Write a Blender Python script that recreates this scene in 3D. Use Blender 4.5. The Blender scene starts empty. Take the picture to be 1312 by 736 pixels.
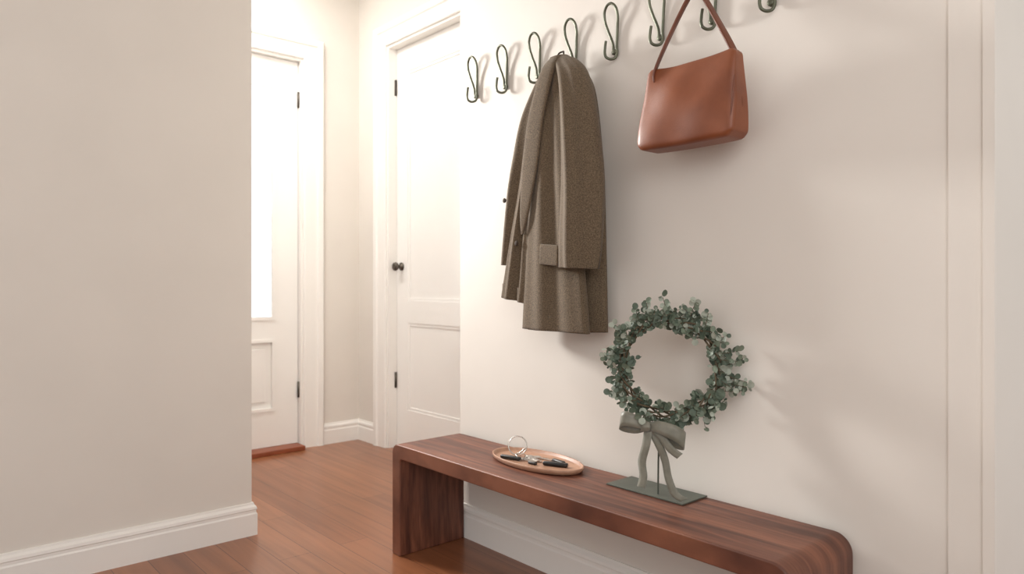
import bpy, bmesh, math, random
from mathutils import Vector, Matrix, Quaternion
random.seed(4)
D=bpy.data; C=bpy.context; SC=C.scene
def lin(c):
    r=[]
    for v in c:
        v/=255.0
        r.append(v/12.92 if v<=.04045 else ((v+.055)/1.055)**2.4)
    return (*r,1)
# ---------- materials ----------
def mat(name,col,rough=.5,metal=0,col2=None,scale=8,stretch=(1,1,1),bump=0,bscale=60,detail=4,sheen=0,coat=0,lo=.35,hi=.65):
    m=D.materials.new(name); m.use_nodes=True; n=m.node_tree.nodes; l=m.node_tree.links
    b=n['Principled BSDF']; b.inputs['Base Color'].default_value=lin(col)
    b.inputs['Roughness'].default_value=rough; b.inputs['Metallic'].default_value=metal
    b.inputs['Sheen Weight'].default_value=sheen; b.inputs['Coat Weight'].default_value=coat
    tc=n.new('ShaderNodeTexCoord'); mp=n.new('ShaderNodeMapping'); mp.inputs['Scale'].default_value=stretch
    l.new(tc.outputs['Object'],mp.inputs[0])
    if col2:
        t=n.new('ShaderNodeTexNoise'); t.inputs['Scale'].default_value=scale; t.inputs['Detail'].default_value=detail
        l.new(mp.outputs[0],t.inputs['Vector'])
        r=n.new('ShaderNodeValToRGB'); r.color_ramp.elements[0].position=lo; r.color_ramp.elements[1].position=hi
        r.color_ramp.elements[0].color=lin(col); r.color_ramp.elements[1].color=lin(col2)
        l.new(t.outputs['Fac'],r.inputs[0]); l.new(r.outputs[0],b.inputs['Base Color'])
    if bump:
        t2=n.new('ShaderNodeTexNoise'); t2.inputs['Scale'].default_value=bscale; t2.inputs['Detail'].default_value=3
        l.new(mp.outputs[0],t2.inputs['Vector'])
        bp=n.new('ShaderNodeBump'); bp.inputs['Strength'].default_value=bump; bp.inputs['Distance'].default_value=.002
        l.new(t2.outputs['Fac'],bp.inputs['Height']); l.new(bp.outputs[0],b.inputs['Normal'])
    return m
M_wall=mat('wall_paint',(223,217,209),.75,col2=(226,220,212),scale=3,bump=.05,bscale=180)
M_pil=mat('casing_paint',(224,218,210),.7,col2=(227,221,213),scale=3)
M_trim=mat('trim_paint',(238,235,230),.45,col2=(240,237,232),scale=3)
M_door=mat('door_paint',(240,238,234),.5,col2=(243,241,237),scale=2)
M_ceil=mat('ceiling_paint',(240,238,233),.8,col2=(243,241,236),scale=2)
M_metal=mat('hook_metal',(92,94,80),.42,.7,col2=(106,108,92),scale=30)
M_plate=mat('plate_metal',(84,88,80),.5,.3,col2=(94,98,89),scale=14)
M_hinge=mat('hinge_metal',(80,74,66),.4,.8,col2=(100,92,84),scale=40)
M_steel=mat('key_steel',(190,186,180),.25,1,col2=(205,200,195),scale=40)
M_black=mat('fob_black',(22,21,21),.35,col2=(34,32,32),scale=40)
M_coat=mat('wool_tweed',(74,62,48),.95,col2=(117,100,79),scale=300,detail=2,bump=.6,bscale=380,sheen=.1,lo=.3,hi=.7)
M_coatd=mat('wool_lining',(56,44,34),.9,col2=(64,52,42),scale=60)
M_leather=mat('tan_leather',(118,62,35),.45,col2=(138,77,46),scale=7,bump=.2,bscale=240,coat=.05)
M_strap=mat('strap_leather',(100,52,33),.45,col2=(114,62,40),scale=12,bump=.2,bscale=200)
M_tray=mat('tray_wood',(160,120,97),.45,col2=(176,136,111),scale=7,stretch=(8,1,8))
M_twig=mat('twig_bark',(74,62,46),.8,col2=(95,82,62),scale=60)
M_leafs=[mat('leaf_a',(72,86,72),.6,col2=(94,108,92),scale=50),mat('leaf_b',(98,111,95),.55,col2=(122,134,116),scale=50),
         mat('leaf_c',(146,154,140),.55,col2=(172,178,165),scale=50)]
M_ribbon=mat('satin_ribbon',(112,111,98),.42,col2=(130,128,115),scale=30,sheen=.4)
M_thresh=mat('threshold_wood',(128,64,38),.4,col2=(150,80,50),scale=10,stretch=(1,6,6))
def wood(name,c1,c2,c3,stretch,rough,scale=1.0,coat=0):
    m=D.materials.new(name); m.use_nodes=True; n=m.node_tree.nodes; l=m.node_tree.links
    b=n['Principled BSDF']; b.inputs['Roughness'].default_value=rough; b.inputs['Coat Weight'].default_value=coat
    tc=n.new('ShaderNodeTexCoord'); mp=n.new('ShaderNodeMapping'); mp.inputs['Scale'].default_value=stretch
    l.new(tc.outputs['Object'],mp.inputs[0])
    t=n.new('ShaderNodeTexNoise'); t.inputs['Scale'].default_value=scale; t.inputs['Detail'].default_value=5; t.inputs['Distortion'].default_value=1.0
    l.new(mp.outputs[0],t.inputs['Vector'])
    r=n.new('ShaderNodeValToRGB'); e=r.color_ramp.elements
    e[0].position=.36; e[0].color=lin(c1); e[1].position=.66; e[1].color=lin(c3); k=e.new(.5); k.color=lin(c2)
    l.new(t.outputs['Fac'],r.inputs[0])
    mp2=n.new('ShaderNodeMapping'); mp2.inputs['Scale'].default_value=tuple(s*5 for s in stretch); l.new(tc.outputs['Object'],mp2.inputs[0])
    t2=n.new('ShaderNodeTexNoise'); t2.inputs['Scale'].default_value=scale*1.0; t2.inputs['Detail'].default_value=4
    l.new(mp2.outputs[0],t2.inputs['Vector'])
    mx=n.new('ShaderNodeMixRGB'); mx.blend_type='MULTIPLY'; mx.inputs[0].default_value=.4
    r2=n.new('ShaderNodeValToRGB'); r2.color_ramp.elements[0].position=.38; r2.color_ramp.elements[0].color=(.45,.4,.4,1); r2.color_ramp.elements[1].position=.56
    l.new(t2.outputs['Fac'],r2.inputs[0]); l.new(r.outputs[0],mx.inputs[1]); l.new(r2.outputs[0],mx.inputs[2]); l.new(mx.outputs[0],b.inputs['Base Color'])
    return m
M_bench=wood('walnut_wood',(84,47,35),(110,66,49),(134,84,62),(26,1.6,2.6),.45)
def floor_mat():
    m=D.materials.new('plank_floor'); m.use_nodes=True; n=m.node_tree.nodes; l=m.node_tree.links
    b=n['Principled BSDF']; b.inputs['Roughness'].default_value=.3; b.inputs['Coat Weight'].default_value=.15
    tc=n.new('ShaderNodeTexCoord'); mp=n.new('ShaderNodeMapping'); mp.inputs['Rotation'].default_value=(0,0,math.radians(90))
    l.new(tc.outputs['Object'],mp.inputs[0])
    br=n.new('ShaderNodeTexBrick'); br.offset=.37; br.inputs['Scale'].default_value=1
    br.inputs['Brick Width'].default_value=1.3; br.inputs['Row Height'].default_value=.125; br.inputs['Mortar Size'].default_value=.0012
    br.inputs['Color1'].default_value=lin((136,84,55)); br.inputs['Color2'].default_value=lin((160,104,70)); br.inputs['Mortar'].default_value=lin((80,44,28))
    l.new(mp.outputs[0],br.inputs['Vector'])
    mp2=n.new('ShaderNodeMapping'); mp2.inputs['Scale'].default_value=(26,1.5,1); l.new(tc.outputs['Object'],mp2.inputs[0])
    t=n.new('ShaderNodeTexNoise'); t.inputs['Scale'].default_value=1; t.inputs['Detail'].default_value=6; t.inputs['Distortion'].default_value=.5
    l.new(mp2.outputs[0],t.inputs['Vector'])
    r=n.new('ShaderNodeValToRGB'); r.color_ramp.elements[0].position=.3; r.color_ramp.elements[0].color=(.55,.5,.47,1); r.color_ramp.elements[1].position=.62
    l.new(t.outputs['Fac'],r.inputs[0])
    mx=n.new('ShaderNodeMixRGB'); mx.blend_type='MULTIPLY'; mx.inputs[0].default_value=.7
    l.new(br.outputs[0],mx.inputs[1]); l.new(r.outputs[0],mx.inputs[2]); l.new(mx.outputs[0],b.inputs['Base Color'])
    return m
M_floor=floor_mat()
def glass_mat():
    m=D.materials.new('window_glass'); m.use_nodes=True; n=m.node_tree.nodes; l=m.node_tree.links
    n.clear(); o=n.new('ShaderNodeOutputMaterial'); tr=n.new('ShaderNodeBsdfTransparent'); g=n.new('ShaderNodeBsdfGlossy'); g.inputs['Roughness'].default_value=.03
    mx=n.new('ShaderNodeMixShader'); f=n.new('ShaderNodeFresnel'); l.new(f.outputs[0],mx.inputs[0]); l.new(tr.outputs[0],mx.inputs[1]); l.new(g.outputs[0],mx.inputs[2]); l.new(mx.outputs[0],o.inputs[0])
    return m
M_glass=glass_mat()
# ---------- helpers ----------
def empty(name,loc=(0,0,0)):
    e=D.objects.new(name,None); e.empty_display_size=.05; SC.collection.objects.link(e); e.location=loc; return e
def link(name,me,m=None,parent=None,smooth=False):
    o=D.objects.new(name,me); SC.collection.objects.link(o)
    if m: 
        if isinstance(m,list):
            for k in m: me.materials.append(k)
        else: me.materials.append(m)
    if smooth:
        for p in me.polygons: p.use_smooth=True
    if parent:
        o.parent=parent; o.matrix_parent_inverse=Matrix.Translation(parent.location).inverted()
    return o
def box(name,a,b,m,parent=None,bev=0):
    bm=bmesh.new(); bmesh.ops.create_cube(bm,size=1)
    for v in bm.verts:
        v.co=Vector([a[i] if v.co[i]<0 else b[i] for i in range(3)])
    if bev: bmesh.ops.bevel(bm,geom=bm.edges[:],offset=bev,segments=3,affect='EDGES',profile=.5)
    bmesh.ops.recalc_face_normals(bm,faces=bm.faces[:])
    me=D.meshes.new(name); bm.to_mesh(me); bm.free(); return link(name,me,m,parent)
def boxes(name,lst,m,parent=None,bev=0):
    bm=bmesh.new()
    for a,b in lst:
        r=bmesh.ops.create_cube(bm,size=1)
        vs=r['verts']
        for v in vs: v.co=Vector([a[i] if v.co[i]<0 else b[i] for i in range(3)])
        if bev:
            es=list({e for v in vs for e in v.link_edges})
            bmesh.ops.bevel(bm,geom=es,offset=bev,segments=2,affect='EDGES',profile=.5)
    bmesh.ops.recalc_face_normals(bm,faces=bm.faces[:])
    me=D.meshes.new(name); bm.to_mesh(me); bm.free(); return link(name,me,m,parent)
def wire(name,pts,r,m,parent=None,cyclic=False,res=6,smooth=True):
    cu=D.curves.new(name,'CURVE'); cu.dimensions='3D'; cu.bevel_depth=r; cu.bevel_resolution=3; cu.resolution_u=res
    s=cu.splines.new('BEZIER' if smooth else 'POLY')
    if smooth:
        s.bezier_points.add(len(pts)-1)
        for p,c in zip(s.bezier_points,pts): p.co=c; p.handle_left_type=p.handle_right_type='AUTO'
    else:
        s.points.add(len(pts)-1)
        for p,c in zip(s.points,pts): p.co=(*c,1)
    s.use_cyclic_u=cyclic; cu.use_fill_caps=True
    o=D.objects.new(name,cu); SC.collection.objects.link(o); 
    C.view_layer.update()
    me=D.meshes.new_from_object(o.evaluated_get(C.evaluated_depsgraph_get())); D.objects.remove(o)
    me.materials.clear()
    return link(name,me,m,parent,True)
def grid_mesh(name,rows,m,parent=None,closed=True,cap=True,solid=0,sub=0,smooth=True):
    bm=bmesh.new(); V=[[bm.verts.new(p) for p in r] for r in rows]; n=len(rows[0])
    for i in range(len(rows)-1):
        for j in range(n if closed else n-1):
            k=(j+1)%n
            bm.faces.new((V[i][j],V[i][k],V[i+1][k],V[i+1][j]))
    if closed and cap: bm.faces.new(V[0][::-1]); bm.faces.new(V[-1])
    bmesh.ops.recalc_face_normals(bm,faces=bm.faces[:])
    me=D.meshes.new(name); bm.to_mesh(me); bm.free(); o=link(name,me,m,parent,smooth)
    if solid: s=o.modifiers.new('solid','SOLIDIFY'); s.thickness=solid; s.offset=0
    if sub: s=o.modifiers.new('sub','SUBSURF'); s.levels=sub; s.render_levels=sub
    return o
# ---------- room shell ----------
HW=1.816; CH=3.1
box('floor',(-3,-2.2,-.06),(2.7,4.6,0),M_floor)
box('ceiling',(-3,-2.2,CH),(2.7,4.6,CH+.08),M_ceil)
boxes('wall_right',[((HW,.47,0),(2.62,2.386,CH)),((HW,-2.2,0),(1.96,-.5,CH)),((HW,-.5,2.56),(1.96,.47,CH))],M_wall)
boxes('wall_hall_right',[((2.41,2.386,0),(2.56,3.08,CH)),((2.41,3.93,0),(2.56,4.29,CH)),((2.41,3.08,2.56),(2.56,3.93,CH))],M_wall)
boxes('wall_back',[((-1.2,4.29,0),(1.1,4.44,CH)),((2.01,4.29,0),(2.56,4.44,CH)),((1.1,4.29,2.48),(2.01,4.44,CH))],M_wall)
box('wall_left',(-3,2.95,0),(1.154,3.1,CH),M_wall)
PRO=[(.0,.0),(.018,0),(.018,.088),(.014,.094),(.014,.104),(.017,.108),(.015,.118),(.008,.126),(.006,.134),(0,.134)]
def baseboard(name,path):
    rows=[[(x+nx*d,y+ny*d,z) for d,z in PRO] for x,y,nx,ny in path]
    grid_mesh(name,rows,M_trim,smooth=False)
baseboard('baseboard_left',[(-3,2.95,0,-1),(1.154,2.95,1,-1),(1.154,3.1,1,1),(-1.2,3.1,0,1)])
baseboard('baseboard_right',[(HW,.557,-1,0),(HW,2.386,-1,1),(2.41,2.386,-1,1),(2.41,2.95,-1,0)])
baseboard('baseboard_hall',[(2.41,4.06,-1,0),(2.41,4.29,-1,-1),(2.14,4.29,0,-1)])
CP=[(0,0),(0,.014),(.006,.018),(.084,.020),(.092,.030),(.122,.032),(.13,.026),(.13,0)]
def casing(name,axis,wf,a0,a1,top,jamb):
    def pt(u,z,d): return (wf-d,u,z) if axis=='x' else (u,wf-d,z)
    rows=[]
    for u,z,nu,nz in ((a1,0,1,0),(a1,top,1,1),(a0,top,-1,1),(a0,0,-1,0)):
        rows.append([pt(u+nu*o,z+nz*o,d) for o,d in CP])
    e=empty(name,pt((a0+a1)/2,0,0))
    grid_mesh('casing',rows,M_trim,e,smooth=False)
    J=[(0,.001),(-.016,.001),(-.016,-jamb),(0,-jamb)]
    rows=[]
    for u,z,nu,nz in ((a1,0,1,0),(a1,top,1,1),(a0,top,-1,1),(a0,0,-1,0)):
        rows.append([pt(u+nu*o,z+nz*o,d) for o,d in J])
    grid_mesh('jamb',rows,M_trim,e,smooth=False)
casing('trim_1','x',2.41,3.08,3.93,2.56,.148)
casing('trim_3','y',4.29,1.1,2.01,2.48,.148)
boxes('trim_2',[((HW-.008,.47,0),(HW,.556,CH)),((HW-.014,.464,0),(HW,.487,CH))],M_pil)
box('door_threshold',(1.118,4.215,0),(1.992,4.42,.028),M_thresh,None,.005)
# interior door
d=empty('door_1',(2.5,3.5,0))
def door_x(par,x0,x1,y0,y1,z0,z1):
    s=.125
    boxes('stiles_rails',[((x0,y0,z0),(x1,y0+s,z1)),((x0,y1-s,z0),(x1,y1,z1)),((x0,y0+s,z1-.16),(x1,y1-s,z1)),((x0,y0+s,z0),(x1,y1-s,z0+.24)),((x0,y0+s,.80),(x1,y1-s,.94))],M_door,par)
    boxes('panels',[((x0+.009,y0+s,.24),(x1-.012,y1-s,z1-.1))],M_door,par)
    M=[]
    for a,b in ((z0+.24,.80),(.94,z1-.16)):
        w=.018
        M+=[((x0+.004,y0+s,a),(x0+.012,y0+s+w,b)),((x0+.004,y1-s-w,a),(x0+.012,y1-s,b)),((x0+.004,y0+s+w,a),(x0+.012,y1-s-w,a+w)),((x0+.004,y0+s+w,b-w),(x0+.012,y1-s-w,b))]
    boxes('mouldings',M,M_door,par)
door_x(d,2.47,2.512,3.098,3.912,.012,2.542)
def lathe(name,prof,org,axis,m,par,n=24):
    rows=[]
    ax=Vector(axis); u=ax.orthogonal().normalized(); w=ax.cross(u)
    for t,r in prof: rows.append([Vector(org)+ax*t+(u*math.cos(2*math.pi*k/n)+w*math.sin(2*math.pi*k/n))*r for k in range(n)])
    return grid_mesh(name,rows,m,par)
KN=[(0,.026),(.006,.026),(.009,.012),(.03,.010),(.036,.022),(.046,.028),(.058,.024),(.062,.008)]
lathe('knob',KN,(2.47,3.855,1.155),(-1,0,0),M_hinge,d)
for i,z in enumerate((.43,2.30)):
    lathe('hinge_%d'%i,[(0,.009),(.1,.009)],(2.462,3.915,z-.05),(0,0,1),M_hinge,d,12)
# glazed entry door
d=empty('door_2',(1.55,4.33,0))
x0,x1,y0,y1,z0,z1=1.12,1.99,4.325,4.368,.03,2.46
ga,gb,gz0,gz1=1.28,1.84,.82,2.29
boxes('stiles_rails',[((x0,y0,z0),(ga,y1,z1)),((gb,y0,z0),(x1,y1,z1)),((ga,y0,gz1),(gb,y1,z1)),((ga,y0,.70),(gb,y1,gz0)),((ga,y0,z0),(gb,y1,.25)),],M_door,d)
box('panel',(ga,y0+.014,.24),(gb,y1-.01,.71),M_door,d)
box('panel_field',(ga+.06,y0+.006,.31),(gb-.06,y0+.02,.64),M_door,d,.004)
M=[]
for a,b in ((gz0,gz1),(.25,.70)):
    w=.02; M+=[((ga,y0-.006,a),(ga+w,y0+.012,b)),((gb-w,y0-.006,a),(gb,y0+.012,b)),((ga+w,y0-.006,a),(gb-w,y0+.012,a+w)),((ga+w,y0-.006,b-w),(gb-w,y0+.012,b))]
boxes('mouldings',M,M_door,d)
box('glass',(ga-.004,y0+.018,gz0-.004),(gb+.004,y0+.024,gz1+.004),M_glass,d)
for i,z in enumerate((.37,2.22)): lathe('hinge_%d'%i,[(0,.009),(.1,.009)],(1.992,4.316,z-.05),(0,0,1),M_hinge,d,12)
lathe('knob',KN,(1.19,y0,1.05),(0,-1,0),M_hinge,d)
# ---------- bench ----------
def bench():
    Y0,Y1,H,T=.760,2.385,.428,.054; r=.014
    out=[(Y0,0)]; inn=[(Y0+T,0)]
    for R,cyo,sg in ((.048,Y0,1),(.034,Y1,-1)):
        for k in range(9):
            a=(math.pi-k/8*math.pi/2) if sg>0 else (math.pi/2-k/8*math.pi/2)
            out.append((cyo+sg*R+R*math.cos(a),H-R+R*math.sin(a)))
            inn.append((cyo+sg*(T+r)+r*math.cos(a),H-T-r+r*math.sin(a)))
    out.append((Y1,0)); inn.append((Y1-T,0))
    bm=bmesh.new(); XS=(1.484,1.795); P=[]
    for x in XS: P.append(([bm.verts.new((x,y,z)) for y,z in out],[bm.verts.new((x,y,z)) for y,z in inn]))
    n=len(out)
    for i in range(n-1):
        bm.faces.new((P[0][0][i],P[0][0][i+1],P[1][0][i+1],P[1][0][i]))
        bm.faces.new((P[0][1][i],P[0][1][i+1],P[1][1][i+1],P[1][1][i]))
        for s in (0,1): bm.faces.new((P[s][0][i],P[s][0][i+1],P[s][1][i+1],P[s][1][i]))
    for k in (0,n-1): bm.faces.new((P[0][0][k],P[1][0][k],P[1][1][k],P[0][1][k]))
    bmesh.ops.recalc_face_normals(bm,faces=bm.faces[:])
    me=D.meshes.new('wooden_bench'); bm.to_mesh(me); bm.free(); o=link('wooden_bench',me,M_bench,None,True)
    b=o.modifiers.new('bev','BEVEL'); b.width=.005; b.segments=3; b.limit_method='ANGLE'; b.angle_limit=math.radians(50)
    w=o.modifiers.new('wn','WEIGHTED_NORMAL')
bench()
BT=.428
# ---------- coat hooks (single bent wire) ----------
HY=[2.279-.184*i for i in range(8)]
for i,y in enumerate(HY):
    e=empty('coat_hook',(HW,y,1.88))
    h=[(.034,.009,1.846),(.036,.011,1.825),(.036,.011,1.802),(.033,.006,1.791),(.016,-.008,1.788),(.010,-.015,1.797),(.009,-.016,1.83),(.011,-.021,1.89),(.018,-.027,1.93),(.024,-.020,1.957),(.026,0,1.969),(.024,.020,1.957),(.020,.027,1.932),(.013,.019,1.89),(.009,.007,1.858),(.008,0,1.835),(.008,-.001,1.808)]
    wire('wire_loop',[(HW-a,y+b,z) for a,b,z in h],.0046,M_metal,e)
    lathe('mount',[(0,.010),(.012,.010),(.014,.005)],(HW,y-.006,1.812),(-1,0,0),M_metal,e,16)
# ---------- coat ----------
coat=empty('wool_coat',(1.74,1.72,1.8))
def interp(rows,t):
    n=len(rows)-1; f=t*n; i=min(int(f),n-1); u=f-i
    p0=rows[max(i-1,0)];p1=rows[i];p2=rows[i+1];p3=rows[min(i+2,n)]
    return [.5*((2*b)+(-a+c)*u+(2*a-5*b+4*c-d_)*u*u+(-a+3*b-3*c+d_)*u**3) for a,b,c,d_ in zip(p0,p1,p2,p3)]
def tube(name,rows,folds=(),nr=90,na=96,par=coat,m=M_coat,e=.75,inset=True,hem=0):
    R=[]
    for i in range(nr+1):
        t=i/nr; z,yl,yr,xc,hd=interp(rows,t)
        yc=(yl+yr)/2; w=(yl-yr)/2; ring=[]
        for j in range(na):
            a=2*math.pi*j/na; c,s=math.cos(a),math.sin(a)
            yy=w*math.copysign(abs(c)**e,c); xx=hd*math.copysign(abs(s)**e,s)
            tn=yy/max(w,1e-4); off=0
            for amp,k,ph,tw in folds:
                off+=amp*min(1,t*1.6)*math.sin(k*tn+ph+tw*t)
            x=xc-xx+off*(1 if s>0 else .3)
            zz=z+hem*t*tn
            ring.append(Vector((min(x,HW-.004),yc+yy,zz)))
        R.append(ring)
    if inset:
        last=R[-1]; c=sum(last,Vector())/na
        R.append([c+(p-c)*.93+Vector((0,0,.0)) for p in last]); R.append([c+(p-c)*.9+Vector((0,0,.05)) for p in last])
    return grid_mesh(name,R,m,par)
tube('body',[(1.825,1.745,1.70,1.752,.016),(1.80,1.765,1.665,1.752,.026),(1.745,1.80,1.61,1.754,.030),(1.65,1.83,1.575,1.758,.030),(1.4,1.86,1.548,1.762,.031),(1.1,1.888,1.538,1.764,.032),(.885,1.905,1.532,1.764,.032)],
     folds=((.007,5,.5,1.5),(.004,11,1,-2)),hem=-.004)
tube('front_right',[(1.822,1.745,1.70,1.718,.010),(1.70,1.782,1.660,1.704,.014),(1.5,1.806,1.625,1.700,.018),(1.2,1.835,1.58,1.696,.022),(.889,1.860,1.545,1.694,.026)],
     folds=((.007,4.5,1,2),(.004,9,0,3)),e=.7,hem=.002)
tube('sleeve_1',[(1.822,1.735,1.69,1.735,.016),(1.795,1.725,1.63,1.726,.028),(1.73,1.685,1.565,1.705,.040),(1.60,1.655,1.515,1.686,.046),(1.376,1.642,1.472,1.672,.047),(1.18,1.648,1.474,1.664,.044),(1.098,1.652,1.488,1.664,.040)],
     folds=((.009,4,2,3),(.004,9,0,5)),e=.95,hem=.004)
tube('sleeve_2',[(1.822,1.765,1.72,1.74,.014),(1.785,1.80,1.735,1.735,.024),(1.644,1.885,1.80,1.728,.034),(1.50,1.928,1.825,1.725,.038),(1.372,1.957,1.86,1.725,.040),(1.2,1.987,1.895,1.727,.038),(1.116,2.002,1.91,1.727,.036)],
     folds=((.007,4,1,3),),e=.95)
tube('front_left',[(1.82,1.76,1.72,1.735,.012),(1.76,1.79,1.74,1.722,.014),(1.6,1.845,1.765,1.710,.016),(1.372,1.888,1.80,1.706,.017),(1.2,1.93,1.815,1.702,.019),(1.06,1.965,1.825,1.70,.021),(.99,1.985,1.84,1.70,.021)],
     folds=((.011,5,1,2),(.005,10,0,4)),e=.8,hem=.012)
tube('lapel',[(1.824,1.742,1.705,1.722,.010),(1.77,1.765,1.70,1.690,.009),(1.62,1.812,1.735,1.676,.006),(1.45,1.836,1.762,1.670,.005),(1.30,1.846,1.80,1.668,.005),(1.22,1.848,1.838,1.675,.003)],e=.7,inset=False)
tube('collar',[(1.832,1.735,1.705,1.75,.012),(1.825,1.752,1.69,1.745,.026),(1.80,1.766,1.675,1.74,.036),(1.775,1.782,1.662,1.736,.042),(1.765,1.785,1.657,1.735,.040)],e=.9,inset=False)
rows=[]
for i in range(7):
    z=1.183-.070*i/6
    rows.append([(1.664-.003*math.sin(i/6*1.5)-.002*j/8,1.742-.090*j/8,z-.008*j/8) for j in range(9)])
grid_mesh('pocket_flap',rows,M_coat,coat,closed=False,solid=.004,sub=1)
for k,(y,z,x) in enumerate(((1.958,1.35,1.694),(1.868,1.19,1.672))): lathe('button_%d'%k,[(0,.008),(.003,.009),(.005,.006)],(x,y,z),(-1,0,0),M_coatd,coat,16)
wire('hanging_loop',[(1.75,1.715,1.82),(1.757,1.722,1.846),(1.765,1.734,1.852),(1.757,1.745,1.846),(1.75,1.75,1.81)],.003,M_coatd,coat)
# ---------- handbag ----------
bag=empty('leather_handbag',(1.695,1.16,1.55))
def bagmesh():
    bm=bmesh.new(); bmesh.ops.create_cube(bm,size=2); bmesh.ops.subdivide_edges(bm,edges=bm.edges[:],cuts=30,use_grid_fill=True)
    hy,hx,hz=.158,.046,.119; r=.015; R=.026
    for v in bm.verts:
        q=Vector((v.co.x*hx,v.co.y*hy,v.co.z*hz)); inn=Vector((max(-hx+r,min(hx-r,q.x)),max(-hy+r,min(hy-r,q.y)),max(-hz+r,min(hz-r,q.z))))
        dd=q-inn
        if dd.length>1e-6: q=inn+dd.normalized()*r
        iy=max(-hy+R,min(hy-R,q.y)); iz=max(-hz+R,min(hz-R,q.z)); dy=q.y-iy; dz=q.z-iz
        if abs(dy)>1e-6 and abs(dz)>1e-6:
            L=math.hypot(dy,dz); k=max(abs(dy),abs(dz))/L; k=k+(1-k)*(.5 if dz>0 else .2); q.y=iy+dy*k; q.z=iz+dz*k
        t=max(0,min(1,(q.z/hz+1)/2)); a=max(-1,min(1,q.y/hy))
        th=1-.62*t**1.5 + .12*math.sin(math.pi*t)*(1-a*a)
        x=q.x*th
        if q.x<0: x+=-.009*(1-a*a)*math.sin(math.pi*t**.8)+.0018*math.sin(a*6+t*5)+.0014*math.sin(9*t-4*a)
        y=q.y
        if a>0: y-=.024*t*a
        y+=.003*math.sin(t*5)*a
        z=q.z-.010*(1-a*a)*t-.004*(1-a*a)*(1-t)
        v.co=(1.693+x,1.165+y,1.555+z)
    me=D.meshes.new('body'); bm.to_mesh(me); bm.free(); link('body',me,M_leather,bag,True)
bagmesh()
def ribbon(name,pts,width,wdir,th,m,par,n=60,taper=None):
    rows=[]
    for i in range(n+1):
        t=i/n; p=Vector(interp(pts,t)); wv=Vector(wdir(t)) if callable(wdir) else Vector(wdir)
        wv.normalize(); w=width*(taper(t) if taper else 1)
        rows.append([p-wv*w/2,p-wv*w/6,p+wv*w/6,p+wv*w/2])
    return grid_mesh(name,rows,m,par,closed=False,solid=th)
ribbon('strap',[(1.674,1.272,1.63),(1.675,1.270,1.668),(1.715,1.235,1.79),(1.752,1.203,1.885),(1.772,1.19,1.905),(1.765,1.175,1.885),(1.735,1.11,1.79),(1.705,1.036,1.672),(1.70,1.026,1.63)],.021,lambda t:(1,.55*(1-2*t),.1),.005,M_strap,bag)
wire('top_seam',[(1.693,1.262,1.668),(1.692,1.22,1.664),(1.692,1.16,1.660),(1.693,1.09,1.664),(1.693,1.035,1.669)],.004,M_strap,bag)
wire('piping',[(1.679,1.024,1.655),(1.670,1.013,1.61),(1.658,1.010,1.54),(1.652,1.016,1.465)],.0024,M_strap,bag)
# ---------- tray with keys ----------
tray=empty('serving_tray',(1.70,1.79,BT))
cx,cy=1.688,1.785; ra,rb=.102,.202
rows=[]
for (s,z) in ((.0,.001),(.93,.001),(.97,.003),(1.0,.012),(1.0,.017),(.985,.019),(.965,.017),(.94,.009),(.9,.007),(.0,.007)):
    rows.append([(cx+(ra*s+1e-4)*math.cos(2*math.pi*k/72),cy+(rb*s+1e-4)*math.sin(2*math.pi*k/72),BT+z) for k in range(72)])
grid_mesh('tray',rows,M_tray,tray)
keys=empty('key_ring',(1.69,1.84,BT+.01)); kz=BT+.0075
def ringpts(c,r,nrm,n=16):
    nn=Vector(nrm).normalized(); u=nn.orthogonal().normalized(); w=nn.cross(u)
    return [tuple(Vector(c)+u*r*math.cos(2*math.pi*k/n)+w*r*math.sin(2*math.pi*k/n)) for k in range(n)]
wire('ring_1',ringpts((1.70,1.895,kz+.034),.033,(-.6,-.6,.35)),.0022,M_steel,keys,True)
wire('ring_2',ringpts((1.69,1.865,kz+.020),.026,(-.3,.5,.8)),.0018,M_steel,keys,True)
wire('ring_3',ringpts((1.675,1.845,kz+.010),.022,(.1,-.3,1)),.0018,M_steel,keys,True)
def keyobj(name,c,ang,mhead,S=1.35):
    bm=bmesh.new()
    def cyl(x,y,r,h):
        q=bmesh.ops.create_cone(bm,cap_ends=True,segments=20,radius1=r,radius2=r,depth=h); bmesh.ops.translate(bm,verts=q['verts'],vec=(x,y,h/2))
    def bx(a,b):
        q=bmesh.ops.create_cube(bm,size=1)
        for v in q['verts']: v.co=Vector([a[i] if v.co[i]<0 else b[i] for i in range(3)])
    cyl(0,0,.0115,.0025); bx((.008,-.004,0),(.05,.004,.0022)); bx((.02,.003,0),(.026,.007,.0022)); bx((.03,.003,0),(.035,.008,.0022)); bx((.04,.003,0),(.046,.0065,.0022))
    bmesh.ops.scale(bm,vec=(S,S,S*1.2),verts=bm.verts[:])
    bmesh.ops.rotate(bm,cent=(0,0,0),matrix=Matrix.Rotation(ang,3,'Z'),verts=bm.verts[:]); bmesh.ops.translate(bm,verts=bm.verts[:],vec=c)
    me=D.meshes.new(name); bm.to_mesh(me); bm.free(); link(name,me,mhead,keys)
keyobj('key_1',(1.68,1.83,kz),math.radians(-80),M_steel); keyobj('key_2',(1.70,1.835,kz+.003),math.radians(-105),M_steel); keyobj('key_3',(1.655,1.84,kz),math.radians(-70),M_steel)
keyobj('key_4',(1.722,1.82,kz),math.radians(-85),M_steel)
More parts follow.
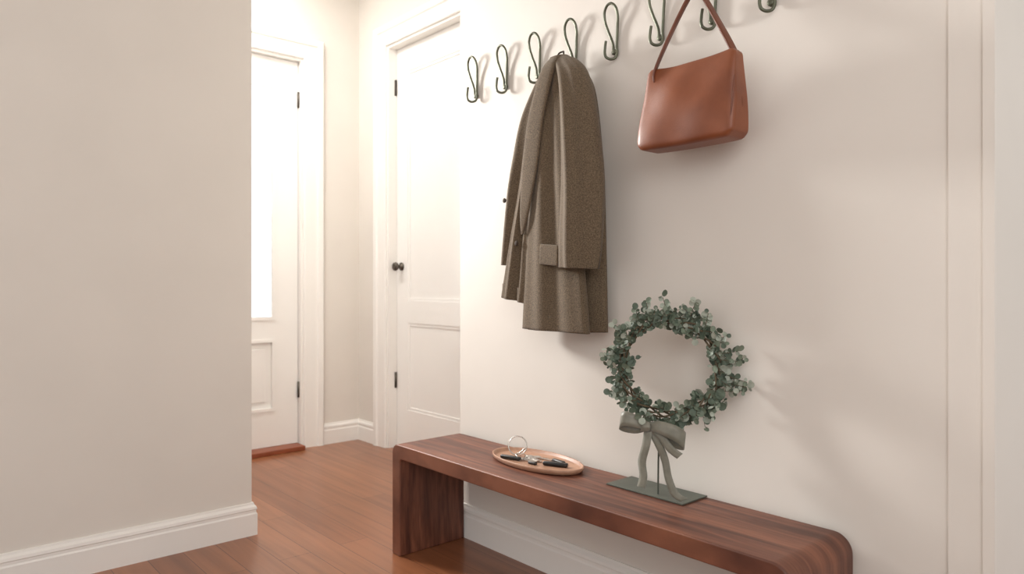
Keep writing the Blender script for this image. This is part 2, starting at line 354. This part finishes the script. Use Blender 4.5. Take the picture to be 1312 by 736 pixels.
def fob(name,c,ang,l,w,h):
    bm=bmesh.new(); bmesh.ops.create_cube(bm,size=1)
    for v in bm.verts: v.co=Vector((v.co.x*l,v.co.y*w*(1 if v.co.x>0 else .75),v.co.z*h))
    bmesh.ops.bevel(bm,geom=bm.edges[:],offset=h*.42,segments=3,affect='EDGES',profile=.5)
    bmesh.ops.rotate(bm,cent=(0,0,0),matrix=Matrix.Rotation(ang,3,'Z'),verts=bm.verts[:]); bmesh.ops.translate(bm,verts=bm.verts[:],vec=(c[0],c[1],c[2]+h/2))
    me=D.meshes.new(name); bm.to_mesh(me); bm.free(); link(name,me,M_black,keys,True)
fob('fob_1',(1.640,1.865,kz),math.radians(-75),.082,.020,.013)
fob('fob_2',(1.69,1.695,kz),math.radians(-65),.088,.022,.014)
fob('fob_3',(1.725,1.715,kz),math.radians(-95),.060,.018,.012)
fob('fob_4',(1.650,1.765,kz),math.radians(-85),.036,.014,.009)
# ---------- wreath ----------
wr=empty('eucalyptus_wreath',(1.68,1.23,.80))
WC=Vector((1.69,1.232,.808)); RM=.136
ang=math.radians(30); UH=Vector((math.sin(ang),-math.cos(ang),0)).normalized(); UV=Vector((0,0,1)); UN=UH.cross(UV).normalized()
if UN.x>0: UN=-UN
def wp(r,a,nrm=0): return WC+UH*r*math.cos(a)+UV*r*math.sin(a)+UN*nrm
for k in range(4):
    ph=k*1.57
    wire('twig_%d'%k,[tuple(wp(RM+.010*math.cos(5*a+ph),a,.010*math.sin(5*a+ph))) for a in [2*math.pi*i/48 for i in range(48)]],.0028,M_twig,wr,True,res=2)
bm=bmesh.new()
XM=HW-.006
def leaf(c,nrm,d_,s,mi):
    nrm=nrm.normalized(); d_=(d_-nrm*d_.dot(nrm))
    if d_.length<1e-4: d_=nrm.orthogonal()
    d_.normalize(); w=nrm.cross(d_); n=10
    if c.x+2*s>XM: c=Vector((XM-2*s,c.y,c.z))
    ctr=bm.verts.new(c+d_*s*.9-nrm*s*.12); ring=[]
    for k in range(n):
        a=2*math.pi*k/n; ring.append(bm.verts.new(c+d_*(s*.95*(1-math.cos(a)))+w*s*.92*math.sin(a)+nrm*s*.16*(abs(math.sin(a)))))
    for k in range(n):
        f=bm.faces.new((ctr,ring[k],ring[(k+1)%n])); f.material_index=mi; f.smooth=True
def rv(): return Vector((random.uniform(-1,1),random.uniform(-1,1),random.uniform(-1,1)))
stems=[]
NS=118
for i in range(NS):
    a=2*math.pi*i/NS+random.uniform(-.08,.08)
    base=wp(RM+random.uniform(-.012,.014),a,random.uniform(-.014,.014))
    tang=(-UH*math.sin(a)+UV*math.cos(a))*(-1); rad=(UH*math.cos(a)+UV*math.sin(a))
    side=random.choice((1,1,.9,-.8,-.6,.3))
    dr=(tang*random.uniform(.2,.9)+rad*side*random.uniform(.4,1.2)+UN*random.uniform(-.3,.8)).normalized()
    Ln=random.uniform(.020,.058)*(1 if side>0 else .68); nl=4
    big=random.uniform(.75,1.2)
    stems.append((base,dr,Ln))
    for k in range(nl):
        p=base+dr*Ln*(k+.6)/nl
        for sgn in (1,-1):
            if random.random()<.2: continue
            sd=dr.cross(UN+rv()*.4).normalized()*sgn
            leaf(p,UN+rv()*1.0,sd+dr*.5+rv()*.3,big*random.uniform(.0055,.013)*(1.1-.06*k),random.choice((0,0,0,1,1,2)))
    leaf(base+dr*Ln,UN+rv()*.8,dr,random.uniform(.006,.0115),random.choice((0,1,2)))
for a,ln in ((.05,.068),(-.25,.080),(.3,.055),(1.2,.060),(1.6,.064),(1.95,.056),(2.5,.055),(-.42,.068),(-.1,.078),(.85,.055),(2.9,.05),(3.5,.045)):
    base=wp(RM+.012,a); rad=(UH*math.cos(a)+UV*math.sin(a)); tang=(UH*math.sin(a)-UV*math.cos(a))
    dr=(rad+tang*random.uniform(-.6,.3)+UN*.35).normalized(); stems.append((base,dr,ln))
    for k in range(6):
        p=base+dr*ln*(k+.8)/6
        for sgn in (1,-1):
            if random.random()<.2: continue
            leaf(p,UN+rv()*.7,dr.cross(UN)*sgn+dr*.5,random.uniform(.005,.011),random.choice((0,1,2,2)))
me=D.meshes.new('leaves'); bm.to_mesh(me); bm.free(); link('leaves',me,M_leafs,wr)
bm=bmesh.new()
for b_,dr,ln in stems:
    u=dr.orthogonal().normalized(); w=dr.cross(u)
    A=[bm.verts.new(b_+(u*math.cos(k*2.094)+w*math.sin(k*2.094))*.0012) for k in range(3)]; B=[bm.verts.new(b_+dr*ln*.9+(u*math.cos(k*2.094)+w*math.sin(k*2.094))*.0008) for k in range(3)]
    for k in range(3): bm.faces.new((A[k],A[(k+1)%3],B[(k+1)%3],B[k]))
me=D.meshes.new('stems'); bm.to_mesh(me); bm.free(); link('stems',me,M_twig,wr)
# stand
box('stand_plate',(1.672,1.175,BT+.0005),(1.794,1.455,BT+.005),M_plate,wr,.001)
wire('stand_rod',[(1.700,1.280,BT+.004),(1.697,1.276,.55),(1.685,1.262,.67)],.0028,M_plate,wr)
# ribbon bow
BK=WC+UH*(-.055)+UV*(-.166)+UN*.028
def bl(pts,w,name,wd,n=40,taper=None): ribbon(name,[tuple(BK+UH*a+UV*b+UN*c) for a,b,c in pts],w,wd,.0012,M_ribbon,wr,n,taper)
tp=lambda t:.35+.65*max(0,math.sin(math.pi*t))**.6
bl([(0,0,.004),(-.03,.014,.02),(-.065,.022,.024),(-.080,.010,.012),(-.062,-.002,-.002),(-.03,-.006,0),(0,0,.0)],.044,'bow_loop_1',(0.2,0,1),taper=tp)
bl([(0,0,.004),(.035,.002,.024),(.080,-.012,.028),(.102,-.034,.014),(.074,-.036,0),(.03,-.016,0),(0,0,0)],.046,'bow_loop_2',(0.2,0,1),taper=tp)
bl([(0,0,.004),(-.006,-.05,.012),(-.018,-.10,.008),(-.014,-.14,.012),(-.020,-.172,.014)],.026,'tail_1',tuple(UH+UN*.4))
bl([(0,0,.004),(.028,-.045,.014),(.046,-.09,.010),(.056,-.14,.012),(.074,-.182,.016),(.10,-.196,.020)],.022,'tail_2',tuple(UH*.9+UV*.5))
bl([(0,0,.004),(.035,-.022,.018),(.062,-.056,.020),(.088,-.076,.016)],.022,'tail_3',tuple(UH*.7+UV*.7))
bl([(-.010,.014,.010),(-.006,0,.018),(-.010,-.015,.010)],.026,'knot',tuple(UH),10)
# ---------- lights ----------
def area(name,loc,tgt,size,sy,e,col,spread=180):
    l=D.lights.new(name,'AREA'); l.shape='RECTANGLE'; l.size=size; l.size_y=sy; l.energy=e; l.color=col; l.spread=math.radians(spread)
    o=D.objects.new(name,l); SC.collection.objects.link(o); o.location=loc; o.rotation_euler=(Vector(tgt)-Vector(loc)).to_track_quat('-Z','Y').to_euler()
area('hall_light',(1.02,4.08,2.0),(1.78,1.25,1.2),.34,.5,27,(1,.98,.95),88)
area('hall_fill',(1.3,3.7,3.0),(1.6,3.7,0),.9,.6,28,(1,.985,.96))  # unseen area light added under the ceiling to brighten the hall, no fitting there
area('room_fill',(-1.0,-1.5,2.4),(.3,2.95,1.3),2.0,1.6,46,(1,.985,.965))  # added soft fill from behind the camera, aimed to lift the left wall
# sky: brighter daylight on the entry-door side of the house
w=D.worlds.new('World'); SC.world=w; w.use_nodes=True; n=w.node_tree.nodes; l=w.node_tree.links; bg=n['Background']
tc=n.new('ShaderNodeTexCoord'); sx=n.new('ShaderNodeSeparateXYZ'); l.new(tc.outputs['Generated'],sx.inputs[0])
mr=n.new('ShaderNodeMapRange'); mr.inputs['From Min'].default_value=0; mr.inputs['From Max'].default_value=.9; mr.inputs['To Min'].default_value=.84; mr.inputs['To Max'].default_value=2.0
l.new(sx.outputs['Y'],mr.inputs['Value']); l.new(mr.outputs[0],bg.inputs[1]); bg.inputs[0].default_value=(1,.99,.975,1)
# ---------- camera ----------
cam=D.cameras.new('camera'); co=D.objects.new('camera',cam); SC.collection.objects.link(co); SC.camera=co
co.location=(0,0,1.05); co.rotation_euler=(math.radians(90),0,math.radians(-41.44)); cam.sensor_width=36; cam.lens=25.05; cam.shift_y=-.0038
cam.clip_start=.02; cam.dof.use_dof=True; cam.dof.focus_distance=2.2; cam.dof.aperture_fstop=3.2
SC.view_settings.view_transform='Standard'; SC.view_settings.look='None'
